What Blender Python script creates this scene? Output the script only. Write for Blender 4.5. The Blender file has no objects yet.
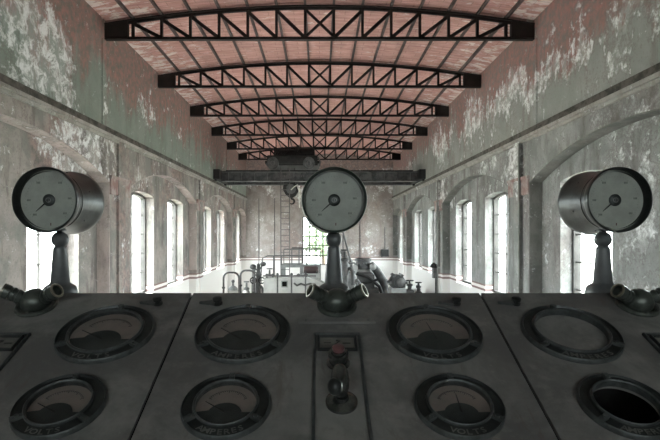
import bpy, bmesh, math, random
from mathutils import Vector, Matrix
random.seed(7)
PI = math.pi
SC = bpy.context.scene
C = SC.collection

# ------------------------------------------------------------------ camera, world, light
E = 3.30            # eye height above the hall floor (camera stands on the gallery)
F = 520.0           # focal length in pixels of a 660 wide frame
VX, VY = 319.5, 233.0   # vanishing point of the hall
W = 4.0             # half width of the hall
YB = 28.3           # far end wall
cam_d = bpy.data.cameras.new('camera')
cam = bpy.data.objects.new('camera', cam_d); C.objects.link(cam)
cam.location = (0, 0, E); cam.rotation_euler = (PI/2, 0, 0)
cam_d.sensor_width = 36.0; cam_d.lens = 36.0*F/660.0
cam_d.shift_x = (330-VX)/660.0; cam_d.shift_y = (VY-220)/660.0
cam_d.clip_start = 0.05; cam_d.clip_end = 500
SC.camera = cam

world = bpy.data.worlds.new('world'); SC.world = world
world.use_nodes = True
bgn = world.node_tree.nodes['Background']
bgn.inputs['Color'].default_value = (0.90, 0.97, 1.0, 1)
bgn.inputs['Strength'].default_value = 5.0
sun_d = bpy.data.lights.new('sun', 'SUN'); sun_d.energy = 8.0; sun_d.angle = 0.05
sun_d.color = (1.0, 0.98, 0.96)
sun = bpy.data.objects.new('sun', sun_d); C.objects.link(sun)
sun.rotation_euler = Vector((0.45, 0.12, -0.88)).to_track_quat('-Z', 'Y').to_euler()
SC.view_settings.view_transform = 'Standard'; SC.view_settings.look = 'None'
SC.view_settings.gamma = 1.0; SC.view_settings.use_curve_mapping = False
SC.view_settings.exposure = 2.36
SC.cycles.max_bounces = 12; SC.cycles.diffuse_bounces = 8
SC.cycles.transparent_max_bounces = 16

# ------------------------------------------------------------------ materials
def lin(r, g, b):
    f = lambda c: (c/255/12.92 if c/255 <= .04045 else ((c/255+.055)/1.055)**2.4)
    return (f(r), f(g), f(b), 1)

class NT:
    def __init__(s, name):
        s.m = bpy.data.materials.new(name); s.m.use_nodes = True
        s.t = s.m.node_tree; s.b = s.t.nodes['Principled BSDF']
        s.geo = None
    def n(s, typ, **kw):
        nd = s.t.nodes.new(typ)
        for k, v in kw.items(): setattr(nd, k, v)
        return nd
    def l(s, a, b): s.t.links.new(a, b)
    def put(s, sock, v):
        if hasattr(v, 'is_linked') or hasattr(v, 'links'): s.l(v, sock)
        else: sock.default_value = v
    def pos(s):
        if not s.geo: s.geo = s.n('ShaderNodeNewGeometry')
        return s.geo.outputs['Position']
    def obj(s):
        return s.n('ShaderNodeTexCoord').outputs['Object']
    def map(s, v, sc=(1, 1, 1), loc=(0, 0, 0)):
        m = s.n('ShaderNodeMapping'); s.l(v, m.inputs['Vector'])
        m.inputs['Scale'].default_value = sc; m.inputs['Location'].default_value = loc
        return m.outputs['Vector']
    def noise(s, v, scale, detail=6, rough=.6, dist=0.0):
        n = s.n('ShaderNodeTexNoise'); s.l(v, n.inputs['Vector'])
        n.inputs['Scale'].default_value = scale; n.inputs['Detail'].default_value = detail
        n.inputs['Roughness'].default_value = rough; n.inputs['Distortion'].default_value = dist
        return n.outputs['Fac']
    def math(s, op, a, b=0.0, clamp=False):
        n = s.n('ShaderNodeMath', operation=op); n.use_clamp = clamp
        s.put(n.inputs[0], a); s.put(n.inputs[1], b)
        return n.outputs[0]
    def ss(s, v, a, b):       # smooth step from a to b
        n = s.n('ShaderNodeMapRange', interpolation_type='SMOOTHSTEP'); s.put(n.inputs['Value'], v)
        n.inputs['From Min'].default_value = a; n.inputs['From Max'].default_value = b
        return n.outputs['Result']
    def mix(s, f, a, b):
        n = s.n('ShaderNodeMix', data_type='RGBA')
        s.put(n.inputs['Factor'], f); s.put(n.inputs['A'], a) if False else None
        s.put(n.inputs[6], a); s.put(n.inputs[7], b)
        return n.outputs[2]
    def bump(s, h, strength=.3, dist=.02):
        n = s.n('ShaderNodeBump'); s.l(h, n.inputs['Height'])
        n.inputs['Strength'].default_value = strength; n.inputs['Distance'].default_value = dist
        s.l(n.outputs['Normal'], s.b.inputs['Normal'])
    def fin(s, col, rough=.6, metal=0.0, spec=.5):
        s.put(s.b.inputs['Base Color'], col); s.put(s.b.inputs['Roughness'], rough)
        s.b.inputs['Metallic'].default_value = metal
        s.b.inputs['Specular IOR Level'].default_value = spec
        return s.m

def plaster(name, base, base2, pink, white, dirt, pink_z, pink_amt=0.0, white_t=.58, dado=True, off=(0, 0, 0), blobs=(), edge_amt=.07, drip_amt=.45):
    t = NT(name); p = t.pos()
    sep = t.n('ShaderNodeSeparateXYZ'); t.l(p, sep.inputs[0]); z = sep.outputs[2]; yv = sep.outputs[1]
    po = t.map(p, (1, 1, 1), off)
    big = t.noise(po, .5, 8, .62)
    mid = t.noise(po, 1.5, 9, .66, .3)
    fine = t.noise(po, 7.0, 8, .7)
    drip = t.noise(t.map(p, (2.2, 2.2, .55), off), 1.1, 8, .66)
    speck = t.noise(po, 30.0, 4, .7)
    c = t.mix(t.ss(mid, .40, .60), base, base2)
    c = t.mix(t.math('MULTIPLY', t.ss(drip, .48, .64), drip_amt), c, dirt)
    # red-brown zone under the roof where the paint has gone
    pz = t.math('ADD', z, t.math('MULTIPLY', t.math('SUBTRACT', t.math('ADD', t.math('MULTIPLY', drip, .5), t.math('MULTIPLY', big, .5)), .5), 5.5))
    pf = t.math('MULTIPLY', t.ss(pz, pink_z-.3, pink_z+.4), .85)
    pf = t.math('MAXIMUM', pf, t.math('MULTIPLY', t.ss(big, .50, .60), pink_amt))
    c = t.mix(pf, c, t.mix(t.ss(fine, .35, .65), pink, dirt))
    # flaked white lime: along the torn edge of the paint, in patches and in specks
    edge = t.math('MULTIPLY', t.ss(t.math('ABSOLUTE', t.math('SUBTRACT', pz, pink_z)), .75, .0), edge_amt)
    wm = t.math('ADD', t.math('MULTIPLY', big, .30), t.math('ADD', t.math('MULTIPLY', mid, .40), t.math('MULTIPLY', fine, .30)))
    wm = t.math('ADD', wm, edge)
    for by, bz, br, ba in blobs:       # large peeled patches
        dd = t.math('SQRT', t.math('ADD', t.math('POWER', t.math('SUBTRACT', yv, by), 2.0), t.math('POWER', t.math('SUBTRACT', z, bz), 2.0)))
        wm = t.math('ADD', wm, t.math('MULTIPLY', t.ss(dd, br, br*.25), ba))
    wf = t.ss(wm, white_t, white_t+.045)
    flake = t.noise(po, 4.2, 10, .78, .5)
    wf = t.math('MULTIPLY', wf, t.math('ADD', .15, t.math('MULTIPLY', t.ss(flake, .45, .58), .85)))
    wf = t.math('MAXIMUM', wf, t.math('MULTIPLY', t.ss(flake, .595, .65), .65))
    rim = t.math('MULTIPLY', t.ss(t.math('ABSOLUTE', t.math('SUBTRACT', wm, white_t-.015)), .014, .0), .55)
    c = t.mix(rim, c, dirt)
    c = t.mix(t.math('MULTIPLY', wf, .92), c, white)
    c = t.mix(t.math('MULTIPLY', t.ss(speck, .54, .68), .5), c, dirt)
    if dado:   # white tiled dado with two dark red lines
        zz = t.math('SUBTRACT', z, E-1.47)
        c = t.mix(t.math('LESS_THAN', zz, 0.0), c, lin(222, 220, 218))
        for a, b in ((-.02, .035), (.11, .15)):
            f = t.math('MULTIPLY', t.math('GREATER_THAN', zz, a), t.math('LESS_THAN', zz, b))
            c = t.mix(f, c, lin(128, 106, 104))
        f = t.math('MULTIPLY', t.math('GREATER_THAN', zz, .035), t.math('LESS_THAN', zz, .11))
        c = t.mix(f, c, lin(225, 220, 216))
    t.bump(t.math('ADD', t.math('MULTIPLY', wf, .6), fine), .4, .02)
    return t.fin(c, .85, 0, .2)

GREEN = lin(150, 158, 144); GREEN2 = lin(170, 172, 158); PINK = lin(150, 108, 98); WHITE = lin(232, 230, 224)
DIRT = lin(104, 98, 90); BEIGE = lin(172, 162, 150); GREY = lin(165, 164, 156)
M = {}
PINK = lin(158, 110, 104); WHITE = lin(228, 229, 230); DIRT = lin(96, 90, 88)
LB = ((8.6, E+1.62, 1.1, .11), (9.6, E+1.5, 1.0, .1), (5.5, E+1.6, 1.2, .06), (12, E+1.7, 1.5, .05), (17, E+1.5, 1.5, .06))
M['wall_l'] = plaster('peeling_plaster_green', lin(124,123,119), lin(152,145,140), lin(160,132,126), WHITE, DIRT, E+9, .6, .565, blobs=LB, drip_amt=.85)
RB = ((10.8, E+1.45, 1.0, .1), (7.0, E+.9, 1.6, .06), (6.6, E-.7, 1.2, .06), (12.5, E+1.0, 1.6, .06), (17, E+1.2, 1.6, .06))
M['wall_r'] = plaster('peeling_plaster_grey', lin(126,128,126), lin(150,151,149), lin(144,132,127), WHITE, DIRT, E+9, .25, .56, off=(13, 5, 3), blobs=RB, drip_amt=.7)
M['upper_l'] = plaster('peeling_paint_upper_green', lin(122,132,124), lin(130,137,130), PINK, WHITE, lin(108,104,98), E+2.75, .0, .60, dado=False, blobs=((7.4, E+2.75, 1.6, .15), (12.0, E+3.1, 1.0, .05)))
M['upper_r'] = plaster('peeling_paint_upper_grey', lin(136,140,135), lin(146,148,144), PINK, WHITE, lin(116,108,104), E+2.95, .0, .585, dado=False, off=(13, 5, 3), blobs=((10.9, E+2.8, 1.5, .07), (13.5, E+3.0, 1.2, .07), (17.5, E+3.0, 1.6, .06)), edge_amt=.09)
M['wall_b'] = plaster('peeling_plaster_end', lin(142,134,130), lin(164,159,156), lin(164,140,135), WHITE, lin(120,112,110), E+2.7, .4, .54, off=(3, 9, 1))
M['arch'] = plaster('arch_lining_lit_pink', lin(178,166,162), lin(164,157,153), lin(168,150,146), WHITE, DIRT, E+9, .3, .57, dado=False)  # lit look of the left niche reveals put into the pale colour
M['arch_r'] = plaster('arch_lining_shaded_grey', lin(104,106,102), lin(124,124,120), lin(112,106,102), WHITE, DIRT, E+9, .1, .60, dado=False)  # dark paint, with the shadow of the right recesses put into its tone

def simple(name, col, rough=.6, metal=0.0, spec=.5, var=.25, scale=8.0, bump=.15, col2=None):
    t = NT(name); p = t.obj()
    n = t.noise(p, scale, 7, .65)
    dark = col2 if col2 else tuple(c*(1-var*1.6) for c in col[:3])+(1,)
    c = t.mix(t.ss(n, .38, .66), col, dark)
    if bump: t.bump(n, bump, .004)
    return t.fin(c, rough, metal, spec)

M['impost'] = simple('red_painted_impost', lin(134,108,104), .85, 0, .2, .4, 6, .4, lin(160,152,148))
M['cornice'] = plaster('cornice_plaster', lin(160,157,152), lin(146,144,140), lin(160,140,134), WHITE, lin(112,106,98), E+9, .2, .55, dado=False)
M['roof_plaster'] = simple('grey_roof_plaster', lin(150,150,147), .9, 0, .2, .2, 1.5)
M['rail'] = simple('rusted_rail', lin(92,88,82), .8, 0, .3, .4, 6)
M['truss'] = simple('black_rusted_steel', lin(38,31,30), .7, .0, .3, .3, 5, .2)
M['purlin'] = simple('purlin_grey_steel', lin(88,76,74), .7, 0, .3, .3, 5)
M['crane'] = simple('crane_grey_steel', lin(88,90,91), .55, 0, .4, .35, 4)
M['crane_dark'] = simple('crane_dark_iron', lin(40,40,40), .6, 0, .4, .3, 8)
M['rope'] = simple('pale_cable', lin(205,203,196), .7)
M['floor'] = simple('pale_floor_tile', lin(205,200,192), .45, 0, .4, .12, 2)
M['gallery'] = simple('gallery_planks_dark', lin(90,84,78), .7, 0, .3, .2, 4)
M['ground'] = simple('outside_gravel', lin(170,168,160), .9, 0, .1, .15, 1)

def ceil_mat():
    t = NT('terracotta_tile_ceiling'); p = t.pos()
    st = t.noise(t.map(p, (1.0, 9.0, 1.0)), 2.2, 7, .65)
    mid = t.noise(p, 1.1, 7, .66)
    fine = t.noise(t.map(p, (2, 14, 2)), 3.0, 5, .6)
    br = t.n('ShaderNodeTexBrick'); t.l(t.map(p, (1, 1, 1)), br.inputs['Vector'])
    br.inputs['Scale'].default_value = 1.0; br.inputs['Brick Width'].default_value = .5; br.inputs['Row Height'].default_value = .16
    br.inputs['Mortar Size'].default_value = .006; br.inputs['Color1'].default_value = (.9, .9, .9, 1); br.inputs['Color2'].default_value = (1, 1, 1, 1)
    br.inputs['Mortar'].default_value = (.62, .62, .62, 1)
    c = t.mix(t.ss(st, .36, .66), lin(198,156,148), lin(172,128,122))
    c = t.mix(t.math('MULTIPLY', t.ss(mid, .52, .68), .6), c, lin(156,124,120))
    c = t.mix(t.math('MULTIPLY', t.ss(fine, .63, .72), .75), c, lin(232,220,212))
    sx = t.n('ShaderNodeSeparateXYZ'); t.l(p, sx.inputs[0])
    ed = t.ss(t.math('ABSOLUTE', sx.outputs[0]), 2.2, 4.2)      # lime bloom near the walls
    fl = t.noise(t.map(p, (1.0, 2.2, 1.0)), 2.6, 9, .7)
    c = t.mix(t.math('MULTIPLY', t.ss(t.math('ADD', fl, t.math('MULTIPLY', ed, .14)), .60, .68), .75), c, lin(226,216,212))
    m = t.n('ShaderNodeMix', data_type='RGBA', blend_type='MULTIPLY'); m.inputs[0].default_value = 1
    t.l(c, m.inputs[6]); t.l(br.outputs['Color'], m.inputs[7])
    t.bump(st, .3, .01)
    return t.fin(m.outputs[2], .85, 0, .15)
M['ceil'] = ceil_mat()

def desk_mat():
    t = NT('dusty_dark_grey_desk_paint'); p = t.pos()
    n = t.noise(p, 3.5, 9, .68, .4); f = t.noise(p, 45, 6, .7); sc = t.noise(t.map(p, (9, 3, 3)), 1.6, 8, .7, .6); st = t.noise(p, 9, 8, .7)
    c = t.mix(t.ss(n, .38, .62), lin(130,128,125), lin(100,98,96))
    c = t.mix(t.math('MULTIPLY', t.ss(st, .50, .66), .5), c, lin(142,138,134))
    c = t.mix(t.math('MULTIPLY', t.ss(sc, .56, .68), .55), c, lin(98,86,80))
    c = t.mix(t.math('MULTIPLY', t.ss(f, .62, .74), .5), c, lin(148,144,140))
    t.bump(f, .12, .002)
    return t.fin(c, t.math('ADD', .42, t.math('MULTIPLY', n, .3)), .1, .4)
M['desk'] = desk_mat()
M['ring'] = simple('meter_bezel_black_iron', lin(48,50,49), .42, .35, .5, .25, 30)
M['lip'] = simple('worn_lit_bezel_edge', lin(80,83,82), .45, .25, .5, .3, 40)  # light caught by the bezel edges put into the colour, besides wear
M['letter'] = simple('worn_raised_lettering', lin(112,112,108), .5, .3, .5, .2, 30, 0)
M['letter_dark'] = simple('black_lettering', lin(22,22,22), .6, 0, .3, .1, 30, 0)
M['dial_pink'] = simple('faded_meter_scale', lin(166,150,142), .7, 0, .3, .12, 14, 0, lin(148,138,132))
M['dial_hump'] = simple('meter_movement_cover', lin(70,74,73), .6, .2, .4, .2, 20, 0)
M['needle'] = simple('black_needle', lin(30,26,25), .5, .2)
M['gauge'] = simple('gauge_black_enamel', lin(62,65,63), .36, .3, .5, .35, 16, .08)
M['gauge_green'] = simple('gauge_rim_dark_green', lin(70,82,74), .4, .3, .5, .3, 14, .05)
M['gauge_dial'] = simple('gauge_dial_ivory', lin(154,156,147), .5, 0, .4, .12, 14, 0)
M['mark'] = simple('faded_scale_print', lin(104,108,100), .6, 0, .3, .2, 30, 0)
M['post'] = simple('post_grey_enamel', lin(102,104,104), .42, .2, .5, .2, 12, .05)
M['socket'] = simple('socket_dark_bronze', lin(88,92,86), .36, .4, .5, .35, 22, .1)
M['brass'] = simple('worn_socket_lip', lin(150,146,132), .35, .8, .5, .3, 30)
M['dark'] = simple('dark_void', lin(12,12,12), .9, 0, .1, .1, 5, 0)
M['red'] = simple('dull_red_button', lin(98,62,64), .4, 0, .5, .15, 20, 0)
M['chrome'] = simple('worn_chrome', lin(140,142,140), .2, .9, .5, .4, 25, 0)
M['label'] = simple('yellowed_indicator_card', lin(112,110,104), .6, 0, .3, .2, 30, 0)
M['frame'] = simple('window_frame_dark', lin(84,82,80), .7, 0, .3, .25, 6)
M['mach'] = simple('machine_grey_paint', lin(128,130,129), .5, .0, .5, .2, 3)
M['mach_l'] = simple('machine_pale_paint', lin(168,168,165), .5, 0, .5, .15, 3)
M['mach_d'] = simple('machine_dark_iron', lin(86,86,86), .5, .2, .5, .3, 6)
M['mach_r'] = simple('machine_maroon_paint', lin(76,60,60), .5, 0, .5, .2, 5)
M['pipe'] = simple('grey_pipe', lin(98,96,97), .45, .3, .5, .2, 5)
M['leaf'] = simple('pale_green_leaves', lin(132,152,120), .8, 0, .2, .15, 3)
M['bark'] = simple('bark', lin(96,82,68), .9)

def glass_mat(name, gl=.08, tint=(1, 1, 1, 1), rough=.05):
    t = NT(name); nt = t.t
    nt.nodes.remove(t.b)
    tr = t.n('ShaderNodeBsdfTransparent'); tr.inputs[0].default_value = tint
    gs = t.n('ShaderNodeBsdfGlossy'); gs.inputs['Roughness'].default_value = rough
    lw = t.n('ShaderNodeLayerWeight'); lw.inputs[0].default_value = .5
    fr = t.math('ADD', gl, t.math('MULTIPLY', t.math('POWER', lw.outputs['Facing'], 5.0), .6), True)
    ms = t.n('ShaderNodeMixShader'); t.l(fr, ms.inputs[0])
    t.l(tr.outputs[0], ms.inputs[1]); t.l(gs.outputs[0], ms.inputs[2])
    t.l(ms.outputs[0], nt.nodes['Material Output'].inputs['Surface'])
    return t.m
M['glass'] = glass_mat('window_glass', .04, (.95, .97, .96, 1))
M['meter_glass'] = glass_mat('dusty_meter_glass', .05, (.72, .72, .72, 1), .12)

# ------------------------------------------------------------------ mesh helpers
class MB:
    def __init__(s): s.v = []; s.f = []; s.sm = []
    def add(s, vs, fs, smooth=False):
        o = len(s.v); s.v += [tuple(v) for v in vs]; s.f += [tuple(i+o for i in f) for f in fs]; s.sm += [smooth]*len(fs)
        return s
    def box(s, x0, x1, y0, y1, z0, z1):
        return s.add([(x0,y0,z0),(x1,y0,z0),(x1,y1,z0),(x0,y1,z0),(x0,y0,z1),(x1,y0,z1),(x1,y1,z1),(x0,y1,z1)],
                     [(3,2,1,0),(4,5,6,7),(0,1,5,4),(1,2,6,5),(2,3,7,6),(3,0,4,7)])
    def cbox(s, x0, x1, y0, y1, z0, z1, c):     # box with chamfered top edges
        vs = [(x0,y0,z0),(x1,y0,z0),(x1,y1,z0),(x0,y1,z0),(x0,y0,z1-c),(x1,y0,z1-c),(x1,y1,z1-c),(x0,y1,z1-c),
              (x0+c,y0+c,z1),(x1-c,y0+c,z1),(x1-c,y1-c,z1),(x0+c,y1-c,z1)]
        return s.add(vs, [(3,2,1,0),(0,1,5,4),(1,2,6,5),(2,3,7,6),(3,0,4,7),(4,5,9,8),(5,6,10,9),(6,7,11,10),(7,4,8,11),(8,9,10,11)])
    def bar(s, a, b, w, h=None, up=(0, 0, 1)):      # rectangular bar from a to b
        a = Vector(a); b = Vector(b); h = h or w; d = (b-a).normalized(); u = Vector(up)
        if abs(d.dot(u)) > .98: u = Vector((0, 1, 0))
        r = d.cross(u).normalized(); u = r.cross(d)
        vs = [p+r*(sx*w/2)+u*(sy*h/2) for p in (a, b) for sx, sy in ((-1,-1),(1,-1),(1,1),(-1,1))]
        return s.add(vs, [(3,2,1,0),(4,5,6,7),(0,1,5,4),(1,2,6,5),(2,3,7,6),(3,0,4,7)])
    def tube(s, pts, r, n=10, caps=True):
        pts = [Vector(p) for p in pts]; rs = r if isinstance(r, (list, tuple)) else [r]*len(pts)
        vs = []; fs = []; prev = None
        for i, p in enumerate(pts):
            d = (pts[min(i+1, len(pts)-1)]-pts[max(i-1, 0)]).normalized()
            if prev is None:
                u = Vector((0, 0, 1)) if abs(d.z) < .9 else Vector((0, 1, 0))
            else: u = prev
            rr = d.cross(u).normalized(); u = rr.cross(d); prev = u
            for k in range(n):
                a = 2*PI*k/n; vs.append(p+(rr*math.cos(a)+u*math.sin(a))*rs[i])
        for i in range(len(pts)-1):
            for k in range(n):
                fs.append((i*n+k, i*n+(k+1) % n, (i+1)*n+(k+1) % n, (i+1)*n+k))
        s.add(vs, fs, True)
        if caps:
            m = (len(pts)-1)*n
            o = len(s.v)-len(vs)
            s.f += [tuple(o+k for k in range(n))[::-1], tuple(o+m+k for k in range(n))]; s.sm += [False, False]
        return s
    def lathe(s, prof, n=32, mat=None, closed=False, smooth=True):   # prof [(r, z)] about z, transformed by mat
        mat = mat or Matrix(); vs = []; fs = []
        for r, z in prof:
            for k in range(n):
                a = 2*PI*k/n; vs.append(mat @ Vector((r*math.cos(a), r*math.sin(a), z)))
        m = len(prof)
        for i in range(m if closed else m-1):
            j = (i+1) % m
            for k in range(n):
                fs.append((i*n+k, i*n+(k+1) % n, j*n+(k+1) % n, j*n+k))
        s.add(vs, fs, smooth)
        return s
    def sphere(s, c, r, n=16, m=10, sc=(1, 1, 1)):
        prof = [(max(1e-4, math.sin(PI*i/m)), -math.cos(PI*i/m)) for i in range(m+1)]
        return s.lathe(prof, n, Matrix.Translation(c) @ Matrix.Diagonal((r*sc[0], r*sc[1], r*sc[2], 1)))
    def prism(s, pts, z0, z1, mat=None):          # polygon in xy extruded in z, transformed
        mat = mat or Matrix(); n = len(pts)
        vs = [mat @ Vector((x, y, z0)) for x, y in pts]+[mat @ Vector((x, y, z1)) for x, y in pts]
        return s.add(vs, [tuple(range(n))[::-1], tuple(range(n, 2*n))]+[(i, (i+1) % n, n+(i+1) % n, n+i) for i in range(n)])
    def mesh(s, name):
        me = bpy.data.meshes.new(name); me.from_pydata(s.v, [], s.f)
        bm = bmesh.new(); bm.from_mesh(me); bmesh.ops.recalc_face_normals(bm, faces=bm.faces); bm.to_mesh(me); bm.free()
        me.polygons.foreach_set('use_smooth', s.sm); me.update()
        if any(s.sm): 
            try: me.set_sharp_from_angle(angle=math.radians(42))
            except Exception: pass
        return me

def slab(outer, holes, fmap, t0, t1):
    """polygon with holes (2-D), filled and given thickness t0..t1 by fmap(u, v, t)"""
    bm = bmesh.new(); loops = []; edges = []
    for lp in [outer]+holes:
        vs = [bm.verts.new((u, v, 0)) for u, v in lp]; loops.append(vs)
        edges += [bm.edges.new((vs[i], vs[(i+1) % len(vs)])) for i in range(len(vs))]
    bmesh.ops.triangle_fill(bm, use_beauty=True, use_dissolve=False, edges=edges)
    bm.verts.index_update()
    v2 = [(v.co.x, v.co.y) for v in bm.verts]; tr = [tuple(v.index for v in f.verts) for f in bm.faces]
    li = [[v.index for v in lp] for lp in loops]; bm.free()
    n = len(v2)
    mb = MB(); vs = [fmap(u, v, t0) for u, v in v2]+[fmap(u, v, t1) for u, v in v2]
    fs = [f for f in tr]+[tuple(i+n for i in f)[::-1] for f in tr]
    for lp in li:
        for i in range(len(lp)):
            a, b = lp[i], lp[(i+1) % len(lp)]; fs.append((a, b, b+n, a+n))
    return mb.add(vs, fs)

def link(name, data, mat=None, parent=None):
    o = bpy.data.objects.new(name, data); C.objects.link(o)
    if mat and data and not data.materials: data.materials.append(M[mat] if isinstance(mat, str) else mat)
    if parent: o.parent = parent
    return o
def ob(name, mb, mat, parent=None, label=None, cat=None, group=None, kind=None):
    o = link(name, mb.mesh(name), mat, parent); tag(o, label, cat, group, kind); return o
def tag(o, label=None, cat=None, group=None, kind=None):
    if label: o['label'] = label
    if cat: o['category'] = cat
    if group: o['group'] = group
    if kind: o['kind'] = kind
    return o
def empty(name, loc=(0, 0, 0), label=None, cat=None, group=None, kind=None):
    o = bpy.data.objects.new(name, None); C.objects.link(o); o.location = loc; o.empty_display_size = .1
    return tag(o, label, cat, group, kind)
def copy_tree(o, parent=None):
    c = o.copy(); C.objects.link(c); c.parent = parent
    for ch in o.children: copy_tree(ch, c)
    return c
def at(px, py, d):      # a point seen at pixel px,py standing d metres into the hall
    return Vector(((px-VX)/F*d, d, E-(py-VY)/F*d))

# ------------------------------------------------------------------ the hall
ob('floor', MB().box(-W-.1, W+.1, -5, YB+.1, -.2, 0), 'floor', None, 'pale floor of the machine hall below the gallery', 'floor', None, 'structure')
ob('outside_ground', MB().box(-90, 90, -60, 120, -.6, -.25), 'ground', None, 'pale open ground outside the hall windows', 'ground', None, 'structure')
ob('gallery_floor', MB().box(-W, W, -5, 2.3, E-1.75, E-1.6), 'gallery', None, 'dark raised gallery floor under the control desk', 'floor', None, 'structure')

LEDGE = E+.466*W
SPRING = E+.24*W; RISE = .137*W; HALF = .75*W
REC = .24; REV = .37
bays = [(1.73*W, HALF, (-.355*W, .355*W)), (3.48*W, HALF, (-.355*W, .355*W)), (5.23*W, HALF, (-.355*W, .355*W)), (6.66*W, .40*W, (0.0,))]
WHALF = .203*W; WTOP = E+.247*W; WRISE = .022*W; WBOT = E-.38*W
def arc_pts(c, half, z, rise, n=18):
    R = (half*half+rise*rise)/(2*rise)
    a0 = math.asin(half/R)
    return [(c+R*math.sin(a), z+rise-R+R*math.cos(a)) for a in [a0-2*a0*i/n for i in range(n+1)]]
def niche_loop(c, half, rise):
    return [(c-half, .12), (c+half, .12)]+arc_pts(c, half, SPRING, rise)
def win_loop(c):
    return [(c-WHALF, WBOT), (c+WHALF, WBOT)]+arc_pts(c, WHALF, WTOP-WRISE, WRISE, 8)

T0 = 2.43*W; DT = .797*W
trusses = [T0+DT*k for k in range(6)]
TB = E+.901*W        # underside of the bottom chord
def roof_z(x):       # underside of the tile roof
    return E+.988*W+.086*W*(1-(x/W)**2)

side_words = {-1: ('left', 'greenish'), 1: ('right', 'grey')}
for s in (-1, 1):
    nm = side_words[s][0]
    lower = empty('wall_'+nm, (0, 0, 0), 'peeling %s plaster long wall with arched niches on the %s' % (side_words[s][1], nm), 'wall', None, 'structure')
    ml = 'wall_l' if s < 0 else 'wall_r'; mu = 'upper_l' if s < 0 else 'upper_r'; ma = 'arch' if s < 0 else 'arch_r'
    fm = lambda u, v, t, s=s: (s*t, u, v)
    top = LEDGE
    ob('niche_front', slab([(-5, 0), (YB, 0), (YB, top), (-5, top)], [niche_loop(c, h, RISE if h == HALF else RISE*.55) for c, h, _ in bays], fm, W, W+REC), ml, lower)
    holes = [win_loop(c+w) for c, h, ws in bays for w in ws]
    ob('niche_back', slab([(-5, 0), (YB, 0), (YB, top), (-5, top)], holes, fm, W+REC, W+REC+REV), ml, lower)
    ob('upper_wall', MB().box(s*W, s*(W+.45), -5, YB, top, E+1.12*W), mu, lower)
    for c, h, ws in bays:       # thin lining carrying the lit left and shaded right reveal tone
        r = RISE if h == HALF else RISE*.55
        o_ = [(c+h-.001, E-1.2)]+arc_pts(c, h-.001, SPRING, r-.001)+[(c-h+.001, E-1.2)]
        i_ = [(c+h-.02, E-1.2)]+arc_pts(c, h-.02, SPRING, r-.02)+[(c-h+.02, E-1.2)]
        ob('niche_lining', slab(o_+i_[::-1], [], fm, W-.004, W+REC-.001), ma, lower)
    piers = [.85*W, 2.605*W, 4.355*W, 6.105*W]
    for p in piers[1:]:
        hw = .125*W
        ob('impost', MB().box(s*(W-.035), s*(W+REC+.0), p-hw-.015, p+hw+.015, SPRING-.22, SPRING+.08).box(s*(W-.055), s*(W+REC), p-hw-.03, p+hw+.03, SPRING+.08, SPRING+.14), 'impost', lower)
        ob('pier_strip', MB().box(s*(W-.05), s*(W+.05), p-.17, p+.17, 0, top-.02), ml, lower)
    # string course carrying the crane rail
    ob('cornice', MB().box(s*(W-.09), s*(W+.05), -5, YB, top-.055, top).box(s*(W-.045), s*(W+.05), -5, YB, top-.10, top-.055), 'cornice', lower)
    ob('crane_rail', MB().box(s*(W-.085), s*(W), -5, YB, top, top+.025).box(s*(W-.065), s*(W-.015), -5, YB, top+.025, top+.11), 'rail', None,
       'long rusty crane rail on the ledge of the %s wall' % nm, 'rail')
    for k in (0, 2, 4):
        ob('upper_pilaster', MB().box(s*(W-.015), s*(W+.02), trusses[k]-.17, trusses[k]+.17, top, TB-.02), mu, lower)

wb = empty('wall_back', (0, 0, 0), 'stained end wall of the hall behind the crane', 'wall', None, 'structure')
BW = (-.93, .56, E-1.75, E+.88)     # end window x0 x1 z0 z1
fb = lambda u, v, t: (u, t, v)
ob('end_wall_plaster', slab([(-W-.6, 0), (W+.6, 0), (W+.6, E+1.15*W), (-W-.6, E+1.15*W)], [[(BW[0], BW[2]), (BW[1], BW[2]), (BW[1], BW[3]), (BW[0], BW[3])]], fb, YB, YB+.45), 'wall_b', wb)
for x in (-3.3, -2.45, 2.2):
    ob('wall_conduit', MB().tube([(x, YB-.02, .2), (x, YB-.02, E+1.9)], .018, 6), 'pipe', wb)
ob('wall_moulding', MB().box(-W, W, YB-.03, YB, E+2.02, E+2.08), 'wall_b', wb)
RW = [(-2.6, -1.3), (1.3, 2.6)]; RZ = (E+.3, E+1.6)  # openings of the added rear windows, put in for their light
ob('wall_rear', slab([(-W-.6, 0), (W+.6, 0), (W+.6, E+1.15*W), (-W-.6, E+1.15*W)], [[(a, RZ[0]), (b, RZ[0]), (b, RZ[1]), (a, RZ[1])] for a, b in RW], fb, -5.4, -5), 'wall_b', None, 'plain wall behind the gallery and the camera', 'wall', None, 'structure')

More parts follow.
